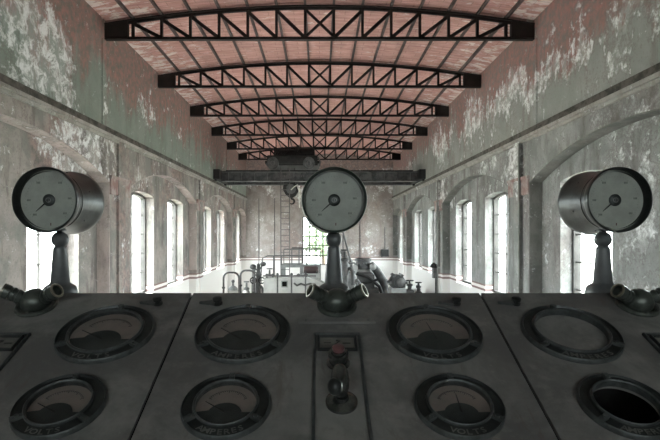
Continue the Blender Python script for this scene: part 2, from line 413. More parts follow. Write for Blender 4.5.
# roof: slab, tile panels between the purlins, purlins
ceil = empty('ceiling', (0, 0, 0), 'shallow vaulted terracotta ceiling on steel purlins', 'ceiling', None, 'structure')
n = 30
xs = [-W-.45+(2*W+.9)*i/n for i in range(n+1)]
pts = [(x, roof_z(x)+.10) for x in xs]; pts2 = [(x, roof_z(x)+.3) for x in xs][::-1]
ob('roof_slab', slab(pts+pts2, [], fb, -5.4, YB+.45), 'roof_plaster', ceil)
vx = [(.067+.134*k)*W for k in range(7)]
px_ = sorted([-v for v in vx]+vx)
edges_x = [-W]+px_+[W]
ys = [T0-DT]+trusses+[YB]
for i in range(len(edges_x)-1):
    a, b = edges_x[i]+.012, edges_x[i+1]-.012
    za, zb = roof_z(a), roof_z(b)
    L = DT-.03
    mesh0 = None
    for k in range(len(ys)-1):
        if mesh0 is None:
            mb = MB(); vs = [(a, 0, za), (b, 0, zb), (b, L, zb), (a, L, za), (a, 0, za+.1), (b, 0, zb+.1), (b, L, zb+.1), (a, L, za+.1)]
            mb.add(vs, [(3,2,1,0),(4,5,6,7),(0,1,5,4),(1,2,6,5),(2,3,7,6),(3,0,4,7)]); mesh0 = mb.mesh('ceiling_panel')
        o = link('ceiling_panel', mesh0, 'ceil', ceil)
        o.location = (0, ys[k]+.015, random.uniform(-.006, .012))
        if k == len(ys)-2: o.scale = (1, (YB-ys[k]-.03)/L, 1)
for x in px_:
    z = roof_z(x)
    ob('purlin', MB().box(x-.022, x+.022, -5, YB, z-.055, z+.09), 'purlin', ceil)

# ------------------------------------------------------------------ windows
pane_mesh = {}
BARS = {-1: .75, 1: 1.0}      # left bars slimmed to imitate the glare that hides them
def make_window(idx, s, yc):
    x = s*(W+REC+REV-.10); nm = side_words[s][0]
    w = empty('window_%d' % idx, (x, yc, WBOT), None, 'window', None, 'structure')
    if 'f' not in pane_mesh:
        H = WTOP-WBOT; hw = WHALF
        mb = MB()
        mb.box(-.06, .06, -hw, -hw+.05, 0, H).box(-.06, .06, hw-.05, hw, 0, H).box(-.06, .06, -hw, hw, 0, .06)
        ar = arc_pts(0, hw, H-WRISE, WRISE, 8); ai = [(a, b-.06) for a, b in ar]
        m2 = slab(ar+ai[::-1], [], lambda u, v, t: (t, u, v), -.06, .06); mb.add(m2.v, m2.f)
        pane_mesh['f'] = mb.mesh('window_frame')
        pane_mesh['v'] = MB().box(-.03, .03, -.022, .022, .06, H-.05).mesh('mullion')
        pane_mesh['h'] = MB().box(-.022, .022, -hw+.05, hw-.05, -.014, .014).mesh('glazing_bar')
        rows = 5; gh = (H-.10)/rows
        pane_mesh['p'] = MB().box(-.003, .003, -hw/2+.02, hw/2-.02, .012, gh-.012).mesh('pane')
        pane_mesh['gh'] = gh
        pane_mesh['s'] = MB().box(-REV+.06, .10, -hw-.0, hw+.0, -.03, .02).mesh('window_sill')
    link('window_frame', pane_mesh['f'], 'frame', w)
    for q in (0,):
        o = link('mullion', pane_mesh['v'], 'frame', w); o.location = (0, q, 0); o.scale = (BARS[s], BARS[s]*.7, 1)
    gh = pane_mesh['gh']
    for r in range(1, 5):
        o = link('glazing_bar', pane_mesh['h'], 'frame', w); o.location = (0, 0, .05+gh*r); o.scale = (BARS[s]*.8, 1, BARS[s]*.8)
    for r in range(5):
        for q in (-1, 1):
            o = link('pane', pane_mesh['p'], 'glass', w); o.location = (0, q*WHALF*.48, .05+gh*r)
    return w
idx = 1
bay_words = ['first niche past the desk', 'second niche past the desk', 'third niche past the desk', 'narrow niche at the far end']
for s in (-1, 1):
    for bi, (c, h, ws) in enumerate(bays):
        for wi, dw in enumerate(ws):
            w = make_window(idx, s, c+dw); idx += 1
            which = '' if len(ws) == 1 else ('nearer ' if wi == 0 else 'farther ')
            w['label'] = ('%stall window in the %s wall, %s' % (which, side_words[s][0], bay_words[bi]))
            ld = bpy.data.lights.new('daylight_portal', 'AREA'); ld.shape = 'RECTANGLE'
            ld.size = WTOP-WBOT; ld.size_y = 2*WHALF; ld.cycles.is_portal = True
            lo = bpy.data.objects.new('daylight_portal', ld); C.objects.link(lo)
            lo.location = (s*(W+REC+REV+.02), c+dw, (WTOP+WBOT)/2)
            lo.rotation_euler = (0, s*PI/2, 0)
w = empty('window_%d' % idx, (0, YB+.2, 0), 'gridded window in the end wall behind the middle gauge', 'window', None, 'structure')
x0, x1, z0, z1 = BW
ob('window_frame', MB().box(x0, x0+.06, -.06, .06, z0, z1).box(x1-.06, x1, -.06, .06, z0, z1).box(x0, x1, -.06, .06, z0, z0+.06).box(x0, x1, -.06, .06, z1-.06, z1), 'frame', w)
for i in range(1, 4):
    xx = x0+(x1-x0)*i/4; ob('mullion', MB().box(xx-.035, xx+.035, -.03, .03, z0, z1), 'frame', w)
for i in range(1, 5):
    zz = z0+(z1-z0)*i/5; ob('glazing_bar', MB().box(x0, x1, -.025, .025, zz-.032, zz+.032), 'frame', w)
pm = MB().box(.03, (x1-x0)/4-.03, -.003, .003, .03, (z1-z0)/5-.03).mesh('pane')
for i in range(4):
    for j in range(5):
        o = link('pane', pm, 'glass', w); o.location = (x0+(x1-x0)*i/4, 0, z0+(z1-z0)*j/5)
ld = bpy.data.lights.new('daylight_portal', 'AREA'); ld.shape = 'RECTANGLE'; ld.size = x1-x0; ld.size_y = z1-z0; ld.cycles.is_portal = True
lo = bpy.data.objects.new('daylight_portal', ld); C.objects.link(lo); lo.location = ((x0+x1)/2, YB+.47, (z0+z1)/2); lo.rotation_euler = (-PI/2, 0, 0)

for a, b in RW:      # unseen windows added behind the camera to light desk and dials
    idx += 1
    w = empty('window_%d' % idx, (0, -5.2, 0), 'added unseen window in the %s half of the wall behind the camera, lighting the desk' % ('left' if a < 0 else 'right'), 'window', None, 'structure')
    z0, z1 = RZ
    ob('window_frame', MB().box(a, a+.06, -.06, .06, z0, z1).box(b-.06, b, -.06, .06, z0, z1).box(a, b, -.06, .06, z0, z0+.06).box(a, b, -.06, .06, z1-.06, z1).box((a+b)/2-.03, (a+b)/2+.03, -.03, .03, z0, z1).box(a, b, -.03, .03, (z0+z1)/2-.02, (z0+z1)/2+.02), 'frame', w)
    ob('pane', MB().box(a, b, -.003, .003, z0, z1), 'glass', w)
    ld = bpy.data.lights.new('daylight_portal', 'AREA'); ld.shape = 'RECTANGLE'; ld.size = b-a; ld.size_y = z1-z0; ld.cycles.is_portal = True
    lo = bpy.data.objects.new('daylight_portal', ld); C.objects.link(lo); lo.location = ((a+b)/2, -5.42, (z0+z1)/2); lo.rotation_euler = (PI/2, 0, 0)

# tree beyond the end window
tr = empty('tree', (.2, YB+9, -.25), 'pale green leafy tree beyond the end window', 'tree')
ob('trunk', MB().tube([(0, 0, 0), (.1, 0, 1.5), (0, .1, 2.6)], [.2, .15, .1], 8), 'bark', tr)
rng = random.Random(3); mb = MB()
for i in range(900):
    a = rng.uniform(0, 2*PI); u = rng.uniform(-1, 1); q = 1.5*rng.random()**.33; sq = math.sqrt(1-u*u)
    c = Vector((q*sq*math.cos(a), q*sq*math.sin(a), 3.1+u*q*.9))
    d1 = Vector((rng.uniform(-1,1), rng.uniform(-1,1), rng.uniform(-1,1))).normalized()*.16
    d2 = d1.cross(Vector((rng.uniform(-1,1), rng.uniform(-1,1), rng.uniform(-1,1)))).normalized()*.1
    mb.add([c-d1, c+d2, c+d1, c-d2], [(0, 1, 2, 3)])
ob('foliage', mb, 'leaf', tr)

# ------------------------------------------------------------------ roof trusses
def make_truss():
    t = empty('roof_truss')
    hz = lambda x: roof_z(x)-.05          # top of the top chord
    def zt(x): return hz(x)
    ob('bottom_chord', MB().box(-W, W, -.05, .05, TB, TB+.02).box(-W, W, -.02, .02, TB+.02, TB+.06), 'truss', t)
    mb = MB(); xs = [-W+2*W*i/28 for i in range(29)]
    for a, b in zip(xs[:-1], xs[1:]):
        for (hw, d0, d1) in ((.06, 0, .025), (.02, .025, .07)):
            vs = [(a, -hw, zt(a)-d1), (b, -hw, zt(b)-d1), (b, hw, zt(b)-d1), (a, hw, zt(a)-d1), (a, -hw, zt(a)-d0), (b, -hw, zt(b)-d0), (b, hw, zt(b)-d0), (a, hw, zt(a)-d0)]
            mb.add(vs, [(3,2,1,0),(4,5,6,7),(0,1,5,4),(1,2,6,5),(2,3,7,6),(3,0,4,7)])
    ob('top_chord', mb, 'truss', t)
    for s in (-1, 1):
        a, b = (-W, -.893*W) if s < 0 else (.893*W, W)
        mb = MB(); vs = [(a, -.05, TB+.03), (b, -.05, TB+.03), (b, .05, TB+.03), (a, .05, TB+.03), (a, -.05, zt(a)-.02), (b, -.05, zt(b)-.02), (b, .05, zt(b)-.02), (a, .05, zt(a)-.02)]
        mb.add(vs, [(3,2,1,0),(4,5,6,7),(0,1,5,4),(1,2,6,5),(2,3,7,6),(3,0,4,7)])
        ob('end_plate', mb, 'truss', t)
    for v in vx[:]:
        for s in (-1, 1):
            ob('vertical', MB().box(s*v-.024, s*v+.024, -.03, .03, TB+.03, zt(v)-.05), 'truss', t)
    for k in range(6):
        for s in (-1, 1):
            a = s*vx[k+1]; b = s*vx[k]
            ob('diagonal', MB().bar((a, 0, zt(a)-.07), (b, 0, TB+.04), .06, .048, (0, 1, 0)), 'truss', t)
    a = vx[0]
    ob('cross_brace', MB().bar((-a, -.02, zt(a)-.07), (a, -.02, TB+.06), .045, .045, (0, 1, 0)), 'truss', t)
    ob('cross_brace', MB().bar((a, .02, zt(a)-.07), (-a, .02, TB+.06), .045, .045, (0, 1, 0)), 'truss', t)
    return t
truss_labels = ['black steel lattice roof truss nearest the camera, widest in view', 'second black lattice roof truss from the camera',
    'third black lattice roof truss from the camera', 'fourth black lattice roof truss, just before the crane',
    'fifth black lattice roof truss, just behind the crane trolley', 'last black lattice roof truss beside the end wall']
tp = make_truss()
for k, y in enumerate(trusses):
    o = tp if k == 0 else copy_tree(tp)
    o.location = (0, y, 0); tag(o, truss_labels[k], 'roof truss', 'lattice trusses under the ceiling')

# ------------------------------------------------------------------ travelling crane
YC = 20.0; GB = LEDGE+.13; GT = GB+.37
cr = empty('bridge_crane', (0, YC, GB), 'dark grey travelling bridge crane spanning the hall on wall rails', 'crane')
H = GT-GB
for yy in (0, 1.5):
    g = ob('girder', MB().box(-W+.25, W-.25, yy-.02, yy+.02, .02, H).box(-W+.25, W-.25, yy-.13, yy+.13, H-.04, H).box(-W+.25, W-.25, yy-.13, yy+.13, -.02, .03), 'crane', cr)
    mb = MB()
    for i in range(15):
        x = -W+.5+i*(2*W-1)/14; mb.box(x-.015, x+.015, yy-.10, yy+.10, .03, H-.04)
    ob('stiffeners', mb, 'crane', cr)
    ob('trolley_rail', MB().box(-W+.4, W-.4, yy-.03, yy+.03, H, H+.05), 'crane_dark', cr)
for s in (-1, 1):
    ob('end_carriage', MB().box(s*(W-.25), s*(W-.02), -.5, 2.0, .04, H+.03), 'crane_dark', cr)
    for yy in (-.25, 1.75):
        ob('wheel', MB().lathe([(.001,-.04),(.16,-.04),(.16,.04),(.001,.04)], 18, Matrix.Translation((s*(W-.07), yy, .14)) @ Matrix.Rotation(PI/2, 4, 'Y')), 'crane_dark', cr)
# faint pale stencilled line on the girder web
mb = MB(); x = -1.45
rng = random.Random(5)
for i in range(16):
    wd = rng.uniform(.03, .06)
    if i not in (6, 11): mb.box(x, x+wd, -.026, -.0205, .15, .23)
    x += wd+.03
ob('stencil_marks', mb, 'pipe', cr)

tx0, tx1 = -2.06, -.02
tl = empty('crane_trolley', (0, YC, GT+.05), 'dark wheeled hoist trolley parked on top of the crane girder', 'trolley'); tl.scale = (1, 1, 1.08)
ob('trolley_frame', MB().cbox(tx0+.05, tx1-.05, -.12, 1.62, .16, .52, .03).box(tx0-.02, tx1+.02, -.15, 1.65, .22, .32), 'crane_dark', tl)
for x in (tx0+.28, tx1-.38):
    for yy in (-.08, 1.58):
        wh = ob('wheel', MB().lathe([(.001,-.06),(.07,-.065),(.08,-.03),(.15,-.03),(.16,-.05),(.225,-.05),(.225,.05),(.001,.05)], 24, Matrix.Translation((x, yy-.10, .225)) @ Matrix.Rotation(PI/2, 4, 'X') @ Matrix.Rotation(PI, 4, 'X')), 'crane', tl)
ob('hoist_drum', MB().lathe([(.001,-.45),(.24,-.45),(.24,-.40),(.17,-.39),(.17,.39),(.24,.40),(.24,.45),(.001,.45)], 22, Matrix.Translation((-1.35, .75, .68)) @ Matrix.Rotation(PI/2, 4, 'Y')), 'crane_dark', tl)
ob('motor', MB().lathe([(.001,-.3),(.16,-.3),(.2,-.22),(.2,.22),(.16,.3),(.001,.3)], 18, Matrix.Translation((-.5, .3, .66)) @ Matrix.Rotation(PI/2, 4, 'Y')), 'crane_dark', tl)
ob('gearbox', MB().cbox(-.95, -.72, .2, 1.2, .5, .9, .06), 'crane_dark', tl)
mb = MB()
for i in range(7): mb.bar((-1.75+.09*i, .1, .52), (-1.55+.12*i, .2, .82+.05*math.sin(i*2.1)), .025)
mb.bar((-1.8, .1, .78), (-.9, .15, .86), .03).bar((-.92, .1, .52), (-.78, .1, .92), .04)
ob('linkage', mb, 'crane_dark', tl)
ob('buffer', MB().tube([(tx1-.02, -.05, .45), (tx1+.05, -.1, .3), (tx1+.02, -.1, .12)], .03, 8), 'crane', tl)

hb = empty('hook_block', (-1.13, YC+.75, E+1.28), 'dark heart shaped pulley block with hook hanging under the crane', 'hook')
pr = [(-.30,.62),(-.1,.70),(.12,.70),(.30,.60),(.32,.42),(.18,.2),(.05,.12),(-.06,.12),(-.22,.25),(-.33,.45)]
ob('block_cheek', MB().prism([(a, b) for a, b in pr], -.12, .12, Matrix.Rotation(PI/2, 4, 'X')), 'crane_dark', hb)
ob('sheave', MB().lathe([(.001,-.05),(.2,-.05),(.17,0),(.2,.05),(.001,.05)], 20, Matrix.Translation((0, -.13, .46)) @ Matrix.Rotation(PI/2, 4, 'X')), 'crane', hb)
hk = [(0, 0, .14)]+[(.0+.10*math.sin(a)+.02, 0, -.02+.10*math.cos(a)) for a in [i*.45 for i in range(0, 10)]]
ob('hook', MB().tube(hk, [.04]*6+[.035, .03, .025, .02, .012], 8), 'crane_dark', hb)
mb = MB()
for x in (-.12, .14): mb.tube([(x, -.05, .6), (x, -.05, 1.308)], .012, 6)
ob('hoist_rope', mb, 'crane_dark', hb)
o = ob('loose_cable', MB().tube([at(q, yq, YC+.45)-Vector(hb.location) for q, yq in ((299.5, 208), (300, 198), (299.5, 190), (297, 185), (294, 187), (291, 190))], [.02, .05, .05, .04, .02, .02], 8), 'rope', hb, 'pale loose cable loop')

ld_ = empty('ladder', (at(285.2, 0, YC-.4).x, YC-.4, 0), 'thin steel ladder hanging straight down from the crane', 'ladder')
zt = at(0, 166, YC-.4).z
for s in (-1, 1): ob('ladder_rail', MB().box(s*.165-.016, s*.165+.016, -.016, .016, 0, zt), 'pipe', ld_)
rm = MB().tube([(-.165, 0, 0), (.165, 0, 0)], .012, 6).mesh('rung')
z = .2
while z < zt-.1:
    r = link('rung', rm, 'pipe', ld_); r.location = (0, 0, z); z += .215

# ------------------------------------------------------------------ machines on the hall floor
def hoop(px0, px1, ytop, d, label):
    a = at(px0, ytop, d); b = at(px1, ytop, d); h = a.z; w_ = b.x-a.x
    t = empty('pipe_hoop', (a.x, d, 0), label, 'pipe', 'bent pipe hoops on the hall floor')
    r = w_*.36
    pts = [(0, 0, .0), (0, 0, h-r)]+[(r-r*math.cos(q), 0, h-r+r*math.sin(q)) for q in (.4, .8, 1.2, PI/2)]+[(w_-r+r*math.sin(q), 0, h-r+r*math.cos(q)) for q in (0, .4, .8, 1.2, PI/2)]+[(w_, 0, 0)]
    ob('bent_pipe', MB().tube(pts, .035, 8), 'pipe', t)
    for x in (0, w_): ob('flange', MB().lathe([(.001,0),(.09,0),(.09,.04),(.05,.05),(.05,.09),(.001,.09)], 12, Matrix.Translation((x, 0, 0))), 'mach_d', t)
    ob('collar', MB().lathe([(.035,-.03),(.06,-.03),(.06,.03),(.035,.03)], 12, Matrix.Translation((0, 0, h-r-.35))), 'mach_d', t)
hoop(223.5, 239, 272.5, 19.0, 'bent grey pipe hoop nearest the left wall')
hoop(240.5, 254.5, 270.5, 18.4, 'bent grey pipe hoop next to the governor column')

def vessel(px, ytop, ybot, wpx, d, label, mat='mach_l', name='oil_pot'):
    p = at(px, ytop, d); r = wpx/2/F*d
    t = empty(name, (p.x, d, 0), label, 'vessel')
    h = p.z
    ob('body', MB().lathe([(.001,0),(r*1.15,0),(r*1.15,.1),(r,.14),(r,h-.45),(r*1.06,h-.42),(r*1.06,h-.38),(r*.9,h-.36)], 20), mat, t)
    ob('lid', MB().lathe([(r*1.02,h-.36),(r*.98,h-.31),(r*.6,h-.24),(r*.2,h-.2),(.001,h-.19)], 20), 'mach', t)
    ob('finial', MB().lathe([(.03,h-.2),(.025,h-.12),(.06,h-.08),(.05,h-.02),(.001,h)], 12), 'mach_d', t)
vessel(233, 279.5, 292, 9.5, 18.0, 'small pale pot with domed lid inside the pipe hoops')

# governor column
d = 18.9; p = at(258.5, 263, d)
t = empty('governor', (p.x, d, 0), 'dark governor column with two round heads', 'governor')
h = p.z
ob('column', MB().lathe([(.001,0),(.22,0),(.22,.12),(.12,.2),(.09,.8),(.08,h-.5),(.12,h-.45),(.12,h-.4),(.07,h-.38),(.06,h-.05),(.001,h)], 16), 'mach_d', t)
for dx, dz, r in ((-.20, -.12, .12), (.17, -.02, .11)):
    ob('head', MB().sphere((dx, 0, h+dz-.02), r, 14, 8, (1, 1, .8)), 'mach_d', t)
    ob('arm', MB().bar((0, 0, h-.3), (dx, 0, h+dz-.02), .05), 'mach_d', t)
for dx in (-.17, .13):
    ob('valve_wheel', MB().lathe([(.09,-.015),(.13,-.015),(.13,.015),(.09,.015)], 14, Matrix.Translation((dx, -.14, h-.62)) @ Matrix.Rotation(PI/2, 4, 'X'), True).bar((dx-.1, -.14, h-.62), (dx+.1, -.14, h-.62), .02).bar((dx, -.14, h-.72), (dx, -.14, h-.52), .02), 'crane_dark', t)
ob('side_pipe', MB().tube([(-.17, 0, h-.2), (-.2, 0, h-.7), (-.2, 0, .1)], .06, 8), 'mach', t)

# steel service platform with hand rails
d = 21.0; a = at(281, 265, d); b = at(321, 265, d)
t = empty('service_platform', (a.x, d, 0), 'pale steel service platform with hand rails under the end window', 'platform')
Lp = b.x-a.x; hd = a.z
ob('deck', MB().box(0, Lp, 0, 1.4, hd-.10, hd), 'mach', t)
for x in (.05, Lp*.5, Lp-.05):
    for yy in (.05, 1.35): ob('leg', MB().bar((x, yy, 0), (x, yy, hd-.1), .09, .09), 'mach', t)
zr = at(0, 248, d).z; zm = at(0, 255.5, d).z
for x in (.02, Lp*.27, Lp*.45, Lp*.64, Lp-.02):
    ob('rail_post', MB().bar((x, .04, hd), (x, .04, zr if x > Lp*.2 else zm), .045), 'pipe', t)
ob('top_rail', MB().tube([(Lp*.27, .04, zr), (Lp, .04, zr)], .028, 8), 'pipe', t)
ob('middle_rail', MB().tube([(-.55, .04, zm-.02), (Lp, .04, zm)], .028, 8), 'pipe', t)
ob('stair_rail', MB().tube([(-.55, .04, zm-.02), (-.75, .04, zm-.12), (-.95, .04, .3)], .028, 8), 'pipe', t)
ob('stair_post', MB().bar((-.3, .04, zm-.02), (-.3, .04, 0), .045), 'pipe', t)
ob('back_rail', MB().tube([(.02, 1.36, zr-.1), (Lp, 1.36, zr-.1)], .025, 8), 'pipe', t)
for x in (.02, Lp*.5, Lp-.02): ob('rail_post', MB().bar((x, 1.36, hd), (x, 1.36, zr-.1), .04), 'pipe', t)

d = 20.2; p0 = at(303.5, 270, d); p1 = at(318.5, 270, d)
t = empty('exciter_motor', (p0.x, d, 0), 'dark maroon cylindrical motor below the service platform', 'motor')
Lm = p1.x-p0.x; zc = p0.z
ob('casing', MB().lathe([(.001,0),(.10,0),(.14,.05),(.15,.1),(.15,Lm-.1),(.14,Lm-.05),(.10,Lm),(.001,Lm)], 18, Matrix.Translation((0, 0, zc)) @ Matrix.Rotation(PI/2, 4, 'Y')), 'mach_r', t)
ob('pedestal', MB().cbox(-.05, Lm+.05, -.2, .25, 0, zc-.12, .03), 'mach_l', t)
for x in (.05, Lm-.1): ob('foot', MB().box(x, x+.06, -.16, .16, zc-.14, zc-.04), 'mach_d', t)

d = 17.2; p0 = at(263.5, 277.5, d); p1 = at(328, 277.5, d)
t = empty('generator_housing', (p0.x, d, 0), 'long pale machine housing with a dark square opening', 'machine')
Lm = p1.x-p0.x; h = p0.z
arcp = [(0, 0), (Lm, 0), (Lm, h-.35)]+[(Lm*(1-q), h-.35+.35*math.sin(min(1, q*2.2+.12)*PI/2)) for q in (.05, .12, .2, .3, .45, .7)]+[(0, h-.05)]
ob('casing', MB().prism(arcp, -.9, 0, Matrix.Rotation(PI/2, 4, 'X')), 'mach_l', t)
xo = at(284.5, 0, d).x-p0.x; zo = at(0, 284, d).z
ob('opening', MB().box(xo-.08, xo+.08, -.02, .01, zo-.08, zo+.08), 'dark', t)
ob('opening_frame', MB().box(xo-.11, xo+.11, -.03, -.0, zo+.08, zo+.11).box(xo-.11, xo+.11, -.03, 0, zo-.11, zo-.08).box(xo-.11, xo-.08, -.03, 0, zo-.08, zo+.08).box(xo+.08, xo+.11, -.03, 0, zo-.08, zo+.08), 'mach', t)
pts = [(at(q, 0, d).x-p0.x, -.05, at(0, yq, d).z) for q, yq in ((294, 283), (297, 285.5), (301, 283.5), (305, 285), (310, 283.5), (316, 284.5))]
ob('small_pipe', MB().tube(pts, .03, 8), 'mach_d', t)
for q in (266, 272, 298, 306): ob('grease_cup', MB().lathe([(.03,0),(.03,.08),(.055,.09),(.055,.15),(.001,.17)], 10, Matrix.Translation((at(q, 0, d).x-p0.x, .3, h-.06))), 'mach_d', t)

d = 16.0; p0 = at(263, 275, d)
t = empty('guard_rail', (p0.x, d, 0), 'thin dark guard rail in front of the pale machine housing', 'railing')
xe = at(316, 0, d).x-p0.x; h = p0.z
for q in (277.5, 291.5, 305.5):
    x = at(q, 0, d).x-p0.x
    ob('post', MB().bar((x, 0, 0), (x, 0, h), .045), 'mach_d', t)
    ob('cap', MB().sphere((x, 0, h+.02), .045, 10, 6), 'mach_d', t)
ob('rail', MB().tube([(0, 0, h-.03), (xe, 0, h-.03)], .022, 8), 'pipe', t)

# upright engine behind the middle gauge post
d = 19.0; p0 = at(363, 258, d)
t = empty('upright_engine', (p0.x, d, 0), 'tall grey upright engine with dark capped head right of the middle post', 'engine')
h = p0.z; k = d/F
ob('base', MB().lathe([(.001,0),(24*k,0),(24*k,.5),(20*k,.6),(17*k,h-.85),(8*k,h-.42),(6.5*k,h-.36)], 24), 'mach_l', t)
ob('head', MB().lathe([(8.5*k,h-.40),(9*k,h-.34),(9*k,h-.26),(7*k,h-.24),(7*k,h-.12),(8.5*k,h-.10),(8.5*k,h-.03),(6*k,h),(.001,h)], 20), 'mach_d', t)
for q in range(8):
    a = q*PI/4; ob('bolt', MB().lathe([(.035,0),(.035,.08),(.001,.09)], 6, Matrix.Translation((7.8*k*math.cos(a), 7.8*k*math.sin(a), h-.26))), 'mach_d', t)
ob('flank_pipe', MB().tube([(7*k, -.2, h-.2), (13*k, -.3, h-.45), (20*k, -.3, h-.85), (21*k, -.3, h-1.2), (21*k, -.3, .3)], [.12, .15, .16, .1, .1], 10), 'mach_d', t)
for sx, zz in ((-1, .34), (1, .30)):
    ob('cylinder_cover', MB().lathe([(.001,0),(.10,0),(.12,.04),(.12,.16),(.08,.2),(.001,.21)], 16, Matrix.Translation((sx*9*k, -.25, h-zz)) @ Matrix.Rotation(PI/2, 4, 'X')), 'mach_l', t)
ob('cross_head', MB().cbox(-.26, .34, -.75, -.2, h-1.0, h-.48, .08).cbox(-.18, .5, -.8, -.3, h-1.25, h-1.0, .06), 'mach_d', t)
ob('valve_gear', MB().tube([(-.3, -.8, h-.5), (.1, -.85, h-.62), (.5, -.8, h-.95), (.62, -.8, h-1.3)], .06, 8).tube([(-.2, -.8, h-.85), (.2, -.86, h-.8), (.45, -.82, h-.7)], .045, 8), 'crane_dark', t)
d = 16.7; p0 = at(343, 246, d)
t = empty('engine_stair', (p0.x, d, 0), 'steep dark stair and pipework beside the upright engine', 'stair')
e = at(356, 283, d); h = p0.z; xe = e.x-p0.x
for yy in (0, .6): ob('stringer', MB().bar((0, yy, h-.15), (xe+.25, yy, .0), .05, .16), 'mach_d', t)
for i in range(9):
    q = (i+.5)/9; ob('tread', MB().box(xe*q+.25*q-.1, xe*q+.25*q+.1, 0, .6, (h-.15)*(1-q)-.02, (h-.15)*(1-q)+.02), 'mach', t)
ob('hand_rail', MB().tube([(0, 0, h+.45), (xe+.25, 0, .8)], .03, 8), 'mach_d', t)
for q in (0, .33, .66, 1): ob('rail_post', MB().bar(((xe+.25)*q, 0, (h-.15)*(1-q)), ((xe+.25)*q, 0, (h+.45)*(1-q)+.8*q), .035), 'mach_d', t)
ob('pump_body', MB().lathe([(.001,0),(.35,0),(.35,.2),(.25,.3),(.25,h-.7),(.32,h-.65),(.32,h-.5),(.15,h-.35),(.001,h-.3)], 16, Matrix.Translation((.05, .7, 0))), 'mach', t)

d = 17.3; p0 = at(397, 274.5, d)
t = empty('dynamo', (p0.x, d, 0), 'dark round dynamo near the right wall', 'dynamo')
h = p0.z; r = 7.5*d/F
ob('stator', MB().lathe([(r*.55,-.25),(r,-.22),(r,.22),(r*.55,.25),(r*.3,.2),(.001,.2)], 20, Matrix.Translation((0, 0, h-r)) @ Matrix.Rotation(PI/2, 4, 'X')), 'crane_dark', t)
ob('end_bell', MB().sphere((.1, -.2, h-r), r*.7, 14, 8, (1, .6, 1)), 'mach_d', t)
ob('pedestal', MB().cbox(-r, r, -.35, .35, 0, h-1.7*r, .04), 'mach', t)
for i in range(6):
    a = i*PI/3; ob('pole_piece', MB().box(-.04, .04, -.28, .28, -.03, .06), 'mach_d', t).matrix_local = Matrix.Translation((r*math.cos(a), 0, h-r+r*math.sin(a))) @ Matrix.Rotation(PI/2-a, 4, 'Y')
for (q, yq, wp, lab) in ((409.5, 280.5, 8, 'middle-sized dark valve chest right of the dynamo'), (418.5, 282.5, 6.5, 'small dark valve chest nearest the right wall')):
    d = 18.2; p0 = at(q, yq, d); r = wp/2/F*d; h = p0.z
    t = empty('valve_chest', (p0.x, d, 0), lab, 'valve')
    ob('body', MB().cbox(-r, r, -r, r, 0, h-.3, .05).lathe([(r*.5,h-.3),(r*.5,h-.2),(r*.8,h-.18),(r*.8,h-.12),(.04,h-.1),(.03,h)], 14), 'mach_d', t)
    ob('hand_wheel', MB().lathe([(r*.8,-.015),(r*1.05,-.015),(r*1.05,.015),(r*.8,.015)], 16, Matrix.Translation((0, 0, h)), True).bar((-r, 0, h), (r, 0, h), .025).bar((0, -r, h), (0, r, h), .025), 'crane_dark', t)
    ob('outlet', MB().tube([(0, 0, h-.5), (-r*.3, -.25, h-.55), (-r*.4, -.35, h-.9)], .07, 8), 'mach', t)
d = 19.6; p0 = at(388, 281, d); h = p0.z
t = empty('bed_plate', (2.62, d, 0), 'low pale machine bed under the dynamo', 'machine base')
ob('bed', MB().cbox(0, 1.2, .0, 1.2, 0, at(0, 288, d).z, .05), 'mach_l', t)
for i in range(5): ob('anchor_bolt', MB().lathe([(.04,0),(.04,.1),(.001,.11)], 6, Matrix.Translation((.12+.24*i, .12, at(0, 288, d).z))), 'mach_d', t)

def pump(px, ytop, wpx, d, label, mat, mat2):
    p = at(px, ytop, d); r = wpx/2/F*d; h = p.z
    t = empty('feed_pump', (p.x, d, 0), label, 'pump', 'small pumps on the hall floor')
    ob('body', MB().lathe([(.001,0),(r*1.4,0),(r*1.4,.1),(r*.8,.18),(r*.7,h-.75),(r*1.2,h-.6),(r*1.25,h-.45),(r*.6,h-.34)], 16), mat, t)
    ob('bonnet', MB().lathe([(r*.6,h-.36),(r*.95,h-.34),(r*.95,h-.27),(r*.35,h-.24),(r*.3,h-.08),(.001,h-.06)], 14), mat2, t)
    ob('hand_wheel', MB().lathe([(r*.75,-.02),(r*.95,-.02),(r*.95,.02),(r*.75,.02)], 16, Matrix.Translation((0, 0, h-.03)), True).bar((-r*.8, 0, h-.03), (r*.8, 0, h-.03), .03).bar((0, -r*.8, h-.03), (0, r*.8, h-.03), .03), mat2, t)
    ob('outlet', MB().tube([(0, 0, h-.55), (r*1.5, -.1, h-.55), (r*1.9, -.1, h-.62), (r*2, -.1, h-1.0)], .055, 8), mat2, t)
pump(246.5, 281, 6, 20.6, 'pale hand-wheel pump behind the second pipe hoop', 'mach_l', 'mach')
pump(269.5, 268, 6.5, 20.0, 'grey hand-wheel pump left of the hanging ladder', 'mach', 'mach_d')
pump(257, 272, 6, 19.9, 'grey hand-wheel pump behind the governor column', 'mach', 'mach_d')
pump(297, 275, 6, 19.0, 'grey hand-wheel pump right of the hanging ladder', 'mach', 'mach')
pump(344.5, 249, 8, 14.6, 'tall dark hand-wheel column against the right side of the middle post', 'mach_d', 'crane_dark')
pump(351.5, 262, 8, 15.6, 'shorter dark hand-wheel pump between the tall column and the engine', 'mach_d', 'mach_d')

